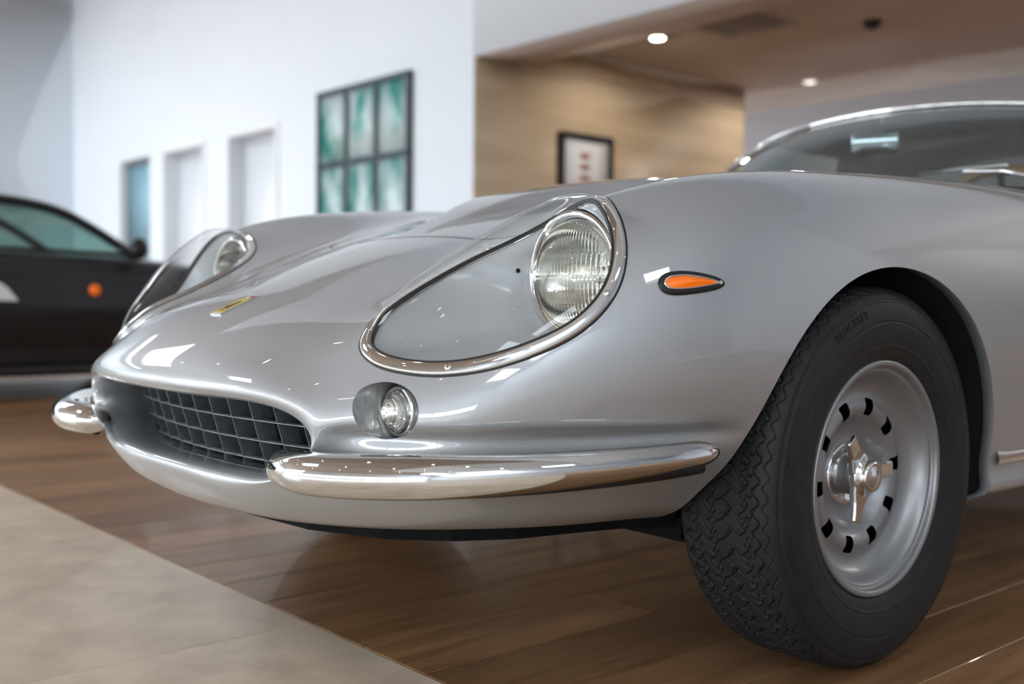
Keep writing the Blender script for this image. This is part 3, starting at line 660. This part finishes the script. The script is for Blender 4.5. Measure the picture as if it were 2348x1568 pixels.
# ---- grille
def mouth(xq):
    R=np.array(ST[-1]);k=np.argmax(R[:,0]);up_=R[:k+1];lo_=R[k:][::-1]
    return np.interp(abs(xq),lo_[:,0],lo_[:,2]),np.interp(abs(xq),up_[:,0],up_[:,2])
gy=lambda x_: -.843+.045*(x_/.37)**2
gz=lambda z_: (.445-z_)*.30
gr=thing_part=bpy.data.objects.new('grille',None);COL.objects.link(gr);gr.parent=car
XB=[(k-5.5)*.0637 for k in range(12)]
for xb in XB:
    lo_,up_=mouth(xb)
    if up_-lo_<.02: continue
    y0=gy(xb);b=MB();V8=boxv(-.0009,.0009,0,.034,lo_-.004,up_+.004);V8[:,1]+=gz(V8[:,2]);b.add(V8+[xb,y0,0],BOXF);b.build('grille_blade',M['grille'],gr)
for zb_ in (.448,.4145,.380,.3475):
    xs_=[x_ for x_ in np.linspace(-.365,.365,81) if mouth(x_)[0]-.003<zb_<mouth(x_)[1]+.003]
    xs_=np.linspace(min(xs_),max(xs_),61);P=[]
    Gb=np.stack([np.stack([xs_,gy(xs_)+dy+gz(zb_),np.full_like(xs_,zb_+dz)],1) for dy,dz in ((0,-.0008),(.034,-.0008),(.034,.0008),(0,.0008))],1)
    mkgrid('grille_bar',Gb,M['grille'],gr,cv=True,smooth=False)
box('radiator',(-.40,.40,-.735,-.70,.31,.50),M['black'],car)
# ---- underside
ud=[(0,-.76),(.18,-.745),(.32,-.685),(.40,-.61),(.45,-.52),(.475,-.42),(.50,-.33),(.55,-.24),(.52,-.10),(.52,.10),(.42,.33),(.72,.40),(.74,2.0),(.42,2.06),(.42,2.75),(0,2.9)]
pl_=[(x_,y_) for x_,y_ in ud]+[(-x_,y_) for x_,y_ in ud[::-1] if x_>0]
nb=len(pl_);Vb=[(x_,y_,.268) for x_,y_ in pl_]+[(x_*.985,y_*.985,.228) for x_,y_ in pl_]
mk('undertray',Vb,[tuple(range(nb)),tuple(range(2*nb-1,nb-1,-1))]+[(k,(k+1)%nb,nb+(k+1)%nb,nb+k) for k in range(nb)],M['black'],car,False)
for s in (1,-1):
    b=MB();b.box(.40,.64,-.075,-.015,.195,.235);b.box(.40,.63,.03,.07,.20,.225);b.box(.36,.60,-.235,-.185,.205,.245);b.box(.555,.60,-.235,-.02,.21,.24);b.build('control_arm',M['black'],car).scale.x=s
    mktube('tie_rod',[(.38*s,-.14,.24),(.64*s,-.13,.245)],.012,M['black'],car)
# ---- sill trim
for s in (1,-1):
    P=np.array([(0.822,.375+.05*k,.322) for k in range(32)]);P=np.array([[near(p)[0][0]+.003,p[1],p[2]] for p in P])
    GT=np.stack([P+[0,0,-.012],P+[.004,0,-.006],P+[.005,0,.002],P+[.001,0,.010]],1);GT[0,:,2]=.322+np.array([-.012,-.008,.002,.014])
    mkgrid('sill_trim',GT*np.array([s,1,1.]),M['chrome'],car,flip=s<0)
# ---- bonnet badge
bc,bn=near(at((535,697),0,0));bc[0]=0;bn[0]=0;bn/=np.linalg.norm(bn);ta=np.array([1,0,0.]);tb_=np.cross(bn,ta)
def plate(name,w,h,z0,z1,mat,parent,cx=0,cy=0):
    V=[bc+ta*(cx+sx*w)+tb_*(cy+sy*h)+bn*zz for zz in(z0,z1) for sx,sy in((-1,-1),(1,-1),(1,1),(-1,1))]
    F=[(3,2,1,0),(4,5,6,7)]+[(k,(k+1)%4,4+(k+1)%4,4+k) for k in range(4)];return mk(name,V,F,mat,parent,False)
bd=plate('bonnet_badge',.0195,.0375,-.001,.0022,M['chrome'],car)
plate('enamel',.0175,.030,.0022,.0028,M['yellow'],bd,0,-.004)
for k,mm in enumerate(('green','white','red')): plate('enamel_stripe',.0056,.0035,.0022,.0028,M[mm],bd,(k-1)*.0117,.0305)
horse=[(-.004,-.022),(-.001,-.022),(.000,-.014),(.004,-.010),(.008,-.016),(.010,-.015),(.007,-.007),(.006,.000),(.011,.004),(.010,.006),(.005,.004),(.005,.010),(.009,.014),(.007,.017),(.002,.018),(-.002,.012),(-.004,.004),(-.005,-.004),(-.010,-.002),(-.012,.004),(-.014,.002),(-.011,-.008),(-.006,-.010),(-.006,-.016)]
mk('horse_emblem',[bc+ta*x_+tb_*(y_-.004)+bn*.0031 for x_,y_ in horse],[tuple(range(len(horse)))],M['blackgloss'],bd,False)
# ---- wheels
WX=.70;WZ=.32
prof=crom([(0,.3225),(.03,.3222),(.055,.3213),(.072,.3188),(.084,.3125),(.092,.303),(.0985,.286),(.1015,.264),(.1005,.242),(.096,.222),(.0905,.208),(.085,.199)],400)
def tyre_grid(na,treads):
    d=np.r_[0,np.cumsum(np.linalg.norm(np.diff(prof,axis=0),axis=1))]
    sa=np.r_[np.linspace(0,.095,96 if treads else 10),np.linspace(.096,d[-1],80 if treads else 16)]
    h=np.stack([np.interp(sa,d,prof[:,0]),np.interp(sa,d,prof[:,1])],1)
    sb=np.r_[sa[sa<=.0951],np.linspace(.097,d[-1],20)];hb=np.stack([np.interp(sb,d,prof[:,0]),np.interp(sb,d,prof[:,1])],1)
    p=np.vstack([h[::-1],hb[1:]*[-1,1]]);ss=np.r_[sa[::-1],-sb[1:]]
    a=np.linspace(0,2*np.pi,na,endpoint=False)
    tg=np.gradient(p,axis=0);nn=np.stack([-tg[:,1],tg[:,0]],1);nn/=np.linalg.norm(nn,axis=1,keepdims=True)
    if (nn@np.array([0,1.]))[int(np.argmin(abs(ss)))]<0: nn=-nn
    w=p[:,0][None,:]+0*a[:,None];r=p[:,1][None,:]+0*a[:,None];dep=np.zeros_like(w)
    if treads:
        NP=62;q=a/(2*np.pi)*NP;q=q[:,None];s_=ss[None,:];pit=2*np.pi*.322/NP
        zig=lambda x_: np.clip(1.7*(4*abs(x_-np.floor(x_+.5))-1),-1,1)
        g=lambda dist,hw,dp: 1.3*dp*sstep((hw+.0009-abs(dist))/.0010)
        sg=np.sign(s_)
        for S,A,ph,hw,dp in ((.066,.0052,0,.0012,.0045),(.0825,.0045,.2,.0006,.0020)):
            dep=np.maximum(dep,g(s_-sg*(S+A*zig(q+ph+.25*(sg>0))),hw,dp)*(abs(s_)>.04))
        wav=lambda x_: np.sin(2*np.pi*x_)+.28*np.sin(4*np.pi*x_+.6)
        c1=[-.046,-.0155,.0155,.046]
        for k,cc_ in enumerate(c1): dep=np.maximum(dep,g(s_-cc_-.0075*wav(q+.27*k),.0008,.0042))
        bands=[(-.062,-.046,.9),(-.046,-.0155,-1.0),(-.0155,.0155,1.1),(.0155,.046,-1.0),(.046,.062,.9)]
        for k,(b0,b1,sl) in enumerate(bands):
            f=q+sl*(s_-b0)/.031+.31*k+.13*np.sin(2*np.pi*(s_-b0)/(b1-b0));f=(f-np.floor(f)-.5)*pit
            dep=np.maximum(dep,g(f,.0008,.0042)*((s_>b0-.004)&(s_<b1+.004)))
            f2=(q+sl*.6*(s_-b0)/.031+.31*k+.5);f2=(f2-np.floor(f2)-.5)*pit
            dep=np.maximum(dep,g(f2,.0000,.0010)*((s_>b0+.010)&(s_<b1-.010)))
        rr=r
        for rc_,hw,dp in ((.3005,.0006,.0024),(.2970,.0005,.0022),(.2735,.0007,-.0016),(.263,.0006,.0020),(.222,.0007,-.0014)):
            dep=np.maximum(dep,0)+0 if dp>0 else dep
            dep=dep+dp*np.exp(-((rr-rc_)/(hw*1.6))**2)*(abs(s_)>.095)
    w=w-nn[:,0][None,:]*dep;r=r-nn[:,1][None,:]*dep
    Gt=np.stack([w,r*np.cos(a)[:,None],r*np.sin(a)[:,None]],2)
    Gt[...,2]=np.maximum(Gt[...,2],-WZ+.0005);return Gt
rp=crom([(.083,.1985),(.087,.1985),(.0895,.1965),(.0893,.1915),(.0875,.1885),(.0825,.1870),(.0790,.1862),(.0775,.1840),(.0770,.1805),(.0745,.1780),(.070,.1745),(.060,.1690),(.0515,.1620),(.045,.1520),(.0425,.1430),(.0435,.1340),(.0465,.1260),(.0480,.1190),(.0470,.1115),(.0425,.1035),(.0355,.0960),(.0280,.0890),(.0215,.0810),(.0180,.0720),(.0165,.0620),(.0165,.045),(.0165,.010)],150)
def rim_mesh(na):
    Gr=lathe(rp,na);V=Gr.reshape(-1,3);Q=gridf(na,len(rp),True);Tt=np.vstack([Q[:,[0,1,2]],Q[:,[0,2,3]]])
    n_=vnorm(V,Tt)
    if (n_[:,0].mean()<0): n_=-n_;Tt=Tt[:,::-1]
    ang=np.arctan2(V[:,2],V[:,1]);rr=np.hypot(V[:,1],V[:,2]);st=2*np.pi/10;am=(ang-.09+st/2)%st-st/2
    hx=.0118+.12*(rr-.118)
    qx=abs(am*rr)-hx+.004;qy=abs(rr-.1185)-.0145+.004
    d=np.hypot(np.maximum(qx,0),np.maximum(qy,0))+np.minimum(np.maximum(qx,qy),0)-.004
    V,n_,Tt,_=clip(V,n_,Tt,d);V,n_,Tt,_=compact(V,n_,Tt);return V,n_,Tt
RV,RN,RT=rim_mesh(300)
TG=tyre_grid(1984,True);TGL=tyre_grid(96,False)
def letters(txt,size,r,phi0,w_of_r):
    cu=bpy.data.curves.new('txt','FONT');cu.body=txt;cu.size=size;cu.extrude=.0011;cu.resolution_u=3;cu.space_character=1.25
    ob=bpy.data.objects.new('txt',cu);COL.objects.link(ob);dg_=bpy.context.evaluated_depsgraph_get();me=bpy.data.meshes.new_from_object(ob.evaluated_get(dg_))
    bpy.data.objects.remove(ob);V=np.array([v.co[:] for v in me.vertices]);F=[tuple(p.vertices) for p in me.polygons];bpy.data.meshes.remove(me)
    rr=r+V[:,1];ph=phi0-V[:,0]/r;return np.stack([w_of_r(rr)+V[:,2]+.0006,rr*np.cos(ph),rr*np.sin(ph)],1),F
w_of_r=lambda rr: np.interp(rr,prof[::-1,1],prof[::-1,0])
def pang(px):
    p=at(px,0,.80);return math.atan2(p[2]-WZ,p[1]),math.hypot(p[1],p[2]-WZ)
def wheel(x_,y_,hi,s):
    m=np.array([s,1,1.]);c=np.array([x_*s,y_,WZ])
    wv=mk('wheel',RV*m+c,RT if s>0 else RT[:,::-1].copy(),M['alloy'],car,True,RN*m,label='painted alloy wheel rim with ten slots')
    Gt=TG if hi else TGL
    mkgrid('tyre',Gt*m+c,M['rubber'],wv,cu=True,cv=False,flip=s<0,label='black rubber tyre')
    mklathe('brake_drum',[(.060,.200),(.0,.165),(-.01,.06),(-.01,.01)] if False else [(-.08,.185),(-.005,.165),(.0,.14),(.002,.05),(.002,.005)],M['black'],wv,64,'x',c*1.0 if s>0 else c) if s>0 else mklathe('brake_drum',[(.08,.185),(.005,.165),(.0,.14),(-.002,.05)],M['black'],wv,64,'x',c)
    def lx(prof_,n_,nme,mt,lab=None): return mkgrid(nme,lathe(prof_,n_)*m+c,mt,wv,cu=True,flip=s<0,label=lab)
    lx([(.0160,.054),(.0215,.053),(.0225,.050),(.019,.043),(.018,.035)],72,'hub_ring',M['chrome'])
    lx([(.016,.0345),(.030,.0345),(.032,.033),(.046,.033),(.050,.0335)],72,'hub',M['steel'])
    lx([(.048,.0335),(.056,.036),(.062,.0345),(.063,.029),(.071,.027),(.075,.0255),(.0765,.0215),(.0755,.0195),(.0765,.0175),(.0795,.009),(.080,.0003)],72,'knock_off_cap',M['chrome'],'chrome knock-off nut')
    for k,aa in enumerate((5,127,249)):
        t=math.radians(aa);er=np.array([0,math.cos(t),math.sin(t)]);et=np.array([0,-math.sin(t),math.cos(t)]);ex=np.array([1,0,0.])
        secs=[]
        for rr_,hw,x0,x1 in ((.024,.026,.047,.061),(.036,.0215,.047,.060),(.050,.0150,.049,.0605),(.066,.0130,.052,.0625),(.080,.0125,.0545,.064),(.082,.0110,.0555,.063)):
            e=.0028;pr=[(-hw,x0+e),(-hw+e,x0),(hw-e,x0),(hw,x0+e),(hw,x1-e),(hw-e,x1),(-hw+e,x1),(-hw,x1-e)]
            secs.append([er*rr_+et*a_+ex*b_ for a_,b_ in pr])
        S=np.array(secs);nn8=S.shape[1];F=[tuple(f) for f in gridf(len(S),nn8,False,True)]+[tuple(range(nn8))[::-1],tuple(range((len(S)-1)*nn8,len(S)*nn8))]
        if s<0: F=[f[::-1] for f in F]
        e=mk('spinner_ear',S.reshape(-1,3)*m+c,F,M['chrome'],wv,False)
    if hi:
        for txt,px,sz in (('BLOCKLEY',(1921,783),.017),('205VR14',(1812,1338),.015),('TUBELESS',(2128,1440),.008)):
            if txt=='TUBELESS': continue
            ph,rr_=pang(px);V,F=letters(txt,sz,.278,ph,w_of_r);mk('sidewall_lettering',V*m+c,F,M['rubber'],wv,False)
        ph,rr_=pang((1808,1080));V,F=letters('100V',.009,.284,ph,w_of_r);mk('sidewall_lettering',V*m+c,F,M['rubber'],wv,False)
wheel(WX,0,True,1);wheel(WX,0,False,-1);wheel(WX+.005,2.40,False,1);wheel(WX+.005,2.40,False,-1)
# ---- cabin
def arc_edge(cx,cy,cz,ex,ey,ez,n=41,pw=2.2):
    u=np.linspace(-1,1,n);t=abs(u)**pw;return np.stack([u*ex,cy+(ey-cy)*t,cz+(ez-cz)*t],1)
wb=arc_edge(0,.93,.915,.64,1.25,.895);wt=arc_edge(0,1.36,1.192,.53,1.455,1.148)
K=14;WSG=np.stack([wb*(1-k/K)+wt*(k/K)+np.array([0,-.02,.028])*math.sin(math.pi*k/K) for k in range(K+1)],0)
mkgrid('windscreen',WSG,M['screen'],car,label='tinted curved windscreen')
rim=np.vstack([wb[::1],wt[::-1]]);wf=mktube('windscreen_trim',wt+[0,-.004,.005],.0085,M['chrome'],car,12,label='chrome windscreen surround')
for s_ in (0,-1): mktube('windscreen_trim',np.array([wb[s_]*(1-t)+wt[s_]*t+np.array([0,-.02,.028])*math.sin(math.pi*t) for t in np.linspace(0,1,14)]),.010,M['chrome'],car,10)
mktube('windscreen_seal',wb,.010,M['seal'],car,10)
# roof, rear window and side glass
rf=[wt+[0,.012,.006],arc_edge(0,1.62,1.218,.555,1.66,1.160),arc_edge(0,1.88,1.224,.56,1.90,1.162),arc_edge(0,2.15,1.21,.545,2.15,1.145),arc_edge(0,2.35,1.155,.52,2.35,1.09)]
def splineup(rows,n):
    A=np.stack(rows,0);return np.stack([crom(A[:,j],n) for j in range(A.shape[1])],1)
mkgrid('roof',splineup(rf,24),M['paint'],car)
rw=[rf[-1],arc_edge(0,2.75,.96,.56,2.68,.92)];mkgrid('rear_window',splineup(rw,8),M['screen'],car)
for s in (1,-1):
    m=np.array([s,1,1.]);top=np.array([r_[-1] for r_ in rf]);top=crom(top,20);bot=np.stack([np.full(20,.665),np.linspace(1.27,2.65,20),np.full(20,.895)],1)
    Gs=np.stack([bot*(1-k/6)+top*k/6 for k in range(7)],1)
    mkgrid('door_glass',Gs[2:12]*m,M['screen'],car,flip=s<0);mkgrid('rear_pillar',Gs[11:]*m,M['paint'],car,flip=s<0);mkgrid('door_glass',Gs[:3]*m,M['screen'],car,flip=s<0)
b=MB();b.box(-.60,.60,1.0,2.7,.30,.33);b.box(-.62,-.60,1.0,2.7,.30,.86);b.box(.60,.62,1.0,2.7,.30,.86);b.box(-.60,.60,2.55,2.58,.33,.88);b.box(-.60,.60,.98,1.0,.30,.86);b.build('cabin_tub',M['leather'],car)
DB=np.stack([arc_edge(0,.97,.895,.60,1.22,.88),arc_edge(0,1.15,.925,.60,1.30,.90),arc_edge(0,1.30,.915,.60,1.35,.89),arc_edge(0,1.33,.78,.60,1.37,.78)],0);mkgrid('dashboard',DB,M['leather'],car)
for x_ in (-.34,.34):
    st=MB();st.box(x_-.23,x_+.23,1.68,2.18,.36,.50);st.box(x_-.22,x_+.22,2.10,2.24,.45,.98);so=st.build('seat',M['leather'],car);md=so.modifiers.new('b','BEVEL');md.width=.05;md.segments=3
sc=np.array([.36,1.42,.815]);ax_=np.array([0,-.88,-.47]);ax_/=np.linalg.norm(ax_);e1=np.array([1,0,0.]);e2=np.cross(ax_,e1);an=np.linspace(0,2*np.pi,64,endpoint=False)
SWP=np.array([sc+.195*(e1*math.cos(t)+e2*math.sin(t)) for t in an]);sw=mktube('steering_wheel',SWP,.014,M['woodrim'],car,12,True,up=ax_,label='wood-rimmed steering wheel')
for t in (math.pi/2,math.pi*7/6,-math.pi/6): mktube('spoke',[sc+ax_*.03,sc+.19*(e1*math.cos(t)+e2*math.sin(t))],.010,M['steel'],sw,8)
mktube('hub',[sc+ax_*.04,sc-ax_*.012],.04,M['blackgloss'],sw,24)
# interior mirror behind the glass
mp=at((2008,326),1,1.42);mr=box('interior_mirror',(-.075,.075,-.012,.012,-.036,.036),M['chrome'],car,.01);mr.location=mp;mr.rotation_euler=(.1,0,.35)
mktube('mirror_stalk',[mp+np.array([0,.01,.02]),mp+np.array([0,.04,.075])],.006,M['chrome'],car)
# wipers
def wiper(p0,p1,p2):
    w_=mktube('wiper_arm',[p0,.5*(np.array(p0)+p1)+[0,-.004,.01],p1],.0045,M['chrome'],car,8);mktube('wiper_blade',p2,.004,M['steel'],w_,6)
a=at((2312,382),1,1.10);b_=at((2108,403),1,.98)
wiper(at((2400,410),1,1.02),.5*(a+b_),[b_+[0,-.004,.004],.5*(a+b_)+[0,-.004,.006],a+[0,-.004,.004]])
# ------------------------------------------------------------------ dark coupe standing beyond the nose
c2=thing('coupe','dark plum modern coupe parked behind the silver car, cut off by the left edge','car',(-5.72,0,0))
def section(y_,zt,w,zs=.62,ze=.17):
    return [(0,y_,zt+.02),(.3*w,y_,zt+.018),(.62*w,y_,zt+.006),(.86*w,y_,zt-.02),(.945*w,y_,zt-.07),(.975*w,y_,zs+.06),(1.0*w,y_,zs-.08),(.985*w,y_,.40),(.96*w,y_,.30),(.92*w,y_,ze),(.5*w,y_,ze-.02),(0,y_,ze-.02)]
ss=[section(-2.2,.80,.74),section(-2.05,.86,.84),section(-1.5,.905,.90),section(-.8,.90,.905),(section(0,.885,.90)),section(.7,.872,.895),section(1.15,.855,.895),section(1.6,.80,.90,.58),section(2.05,.72,.88,.54),section(2.35,.62,.80,.5),section(2.48,.52,.66,.45)]
A=np.array(ss);H=splineup([r_ for r_ in np.stack([crom(a_,60) for a_ in A],0)],90)
Vc=H.reshape(-1,3);Qc=gridf(H.shape[0],H.shape[1]);Tc=np.vstack([Qc[:,[0,1,2]],Qc[:,[0,2,3]]]);Nc=vnorm(Vc,Tc)
if Nc[np.argmax(Vc[:,0]),0]<0: Tc=Tc[:,::-1];Nc=-Nc
w2=[1.48,-1.28]
for yw in w2:
    d_=np.where(Vc[:,0]>.55,np.hypot(Vc[:,1]-yw,Vc[:,2]-.33)-.37,1.);Vc,Nc,Tc,_=clip(Vc,Nc,Tc,d_)
d_=np.where(Vc[:,2]>.5,rbox(Vc[:,0],Vc[:,1],0,-.1,.70,1.0,.2),1.);Vc,Nc,Tc,_=clip(Vc,Nc,Tc,d_)
Vc,Nc,Tc,_=compact(Vc,Nc,Tc);r=mirror(Vc,Nc,Tc);mk('body_shell',r[0],r[2],M['darkcar'],c2,True)
edge=crom([(.70,1.08,.86),(.655,.80,1.04),(.625,.60,1.135),(.60,.35,1.18),(.585,0,1.195),(.58,-.4,1.18),(.585,-.9,1.09),(.62,-1.45,.92)],60)
def chord(e,n=21,h=.045):
    u=np.linspace(-1,1,n);return np.stack([u*e[0],e[1]+0*u+.10*(1-u*u)*np.sign(e[1]-.0)*(abs(e[1])>.55),e[2]+h*(1-abs(u)**2.4)],1)
CH=np.array([chord(e) for e in edge])
mkgrid('roof',CH[16:44],M['darkcar'],c2);mkgrid('windscreen',CH[:17],M['darkglass'],c2);mkgrid('rear_window',CH[43:],M['darkglass'],c2)
for s in (1,-1):
    m=np.array([s,1,1.])
    bot=np.stack([np.full(60,.815),edge[:,1],np.interp(edge[:,1],[-1.5,1.1],[.915,.868])],1)
    Gs=np.stack([bot*(1-k/5)+edge*k/5 for k in range(6)],1)*m
    mkgrid('side_glass',Gs[3:50],M['darkglass'],c2,flip=s>0)
    mktube('pillar',edge[:30]*m,.030,M['darkcar'],c2,10);mktube('pillar',edge[29:]*m,.035,M['darkcar'],c2,10)
    mktube('window_trim',bot[:58]*m,.014,M['blackgloss'],c2,8)
    mo=MB();th=np.linspace(0,2*np.pi,24,endpoint=False)
    mg=np.array([[(.90+.045*math.sin(p_)*math.cos(t)*.8+.02,.985+.055*math.cos(p_),.905+.068*math.sin(p_)*math.sin(t)) for t in th] for p_ in np.linspace(.02,math.pi-.02,14)])
    mkgrid('door_mirror',mg*m+np.array([.05*s,0,0]),M['blackgloss'],c2,cv=True);box('mirror_foot',tuple(sorted((.80*s,.93*s)))+(.97,1.01,.865,.885),M['blackgloss'],c2)
    for yw in w2:
        wc=np.array([.80*s,yw,.33])
        ty=mklathe('wheel',[(-.11,.20),(-.115,.26),(-.10,.31),(-.05,.33),(.05,.33),(.10,.31),(.115,.26),(.10,.235),(.095,.225)],M['rubber'],c2,64,'x',wc)
        mklathe('rim',[(.095*s,.228),(.085*s,.22),(.05*s,.20),(.045*s,.05),(.05*s,.001)],M['greyblue'],ty,48,'x',wc)
    y0,y1=-.9,1.05
    box('sill_skirt',tuple(sorted((.84*s,.90*s)))+(y0,y1,.14,.20),M['darkcar'],c2,.015)
for x_ in (-.36,.36):
    st=MB();st.box(x_-.24,x_+.24,-.25,.28,.30,.48);st.box(x_-.23,x_+.23,-.42,-.24,.42,.92);st.box(x_-.12,x_+.12,-.42,-.30,.92,1.07);so=st.build('seat',M['leather'],c2);md=so.modifiers.new('b','BEVEL');md.width=.04;md.segments=3
box('dashboard',(-.74,.74,.62,1.0,.50,.86),M['leather'],c2,.05);box('cabin_floor',(-.78,.78,-1.2,1.0,.18,.22),M['black'],c2);box('underbody',(-.70,.70,-2.0,2.2,.13,.16),M['black'],c2)
lp_=at((217,665),0,-4.83);mklathe('side_lamp',[(.012,.0005),(.010,.022),(.0,.034)],M['amber'],c2,32,'x',(lp_[0]+5.72+.004,lp_[1],lp_[2]),label='small amber side lamp')
# white angled patch on the door of the dark coupe
dv=[at(p,0,-4.80) for p in ((-60,640),(0,647),(18,660),(42,690),(-60,688))]
n5=len(dv);mk('white_patch',[(p[0]+5.72+.004,p[1],p[2]) for p in dv]+[(p[0]+5.72-.01,p[1],p[2]) for p in dv],[tuple(range(n5)),tuple(range(2*n5-1,n5-1,-1))]+[(k,n5+k,n5+(k+1)%n5,(k+1)%n5) for k in range(n5)],M['dial'],c2,False)
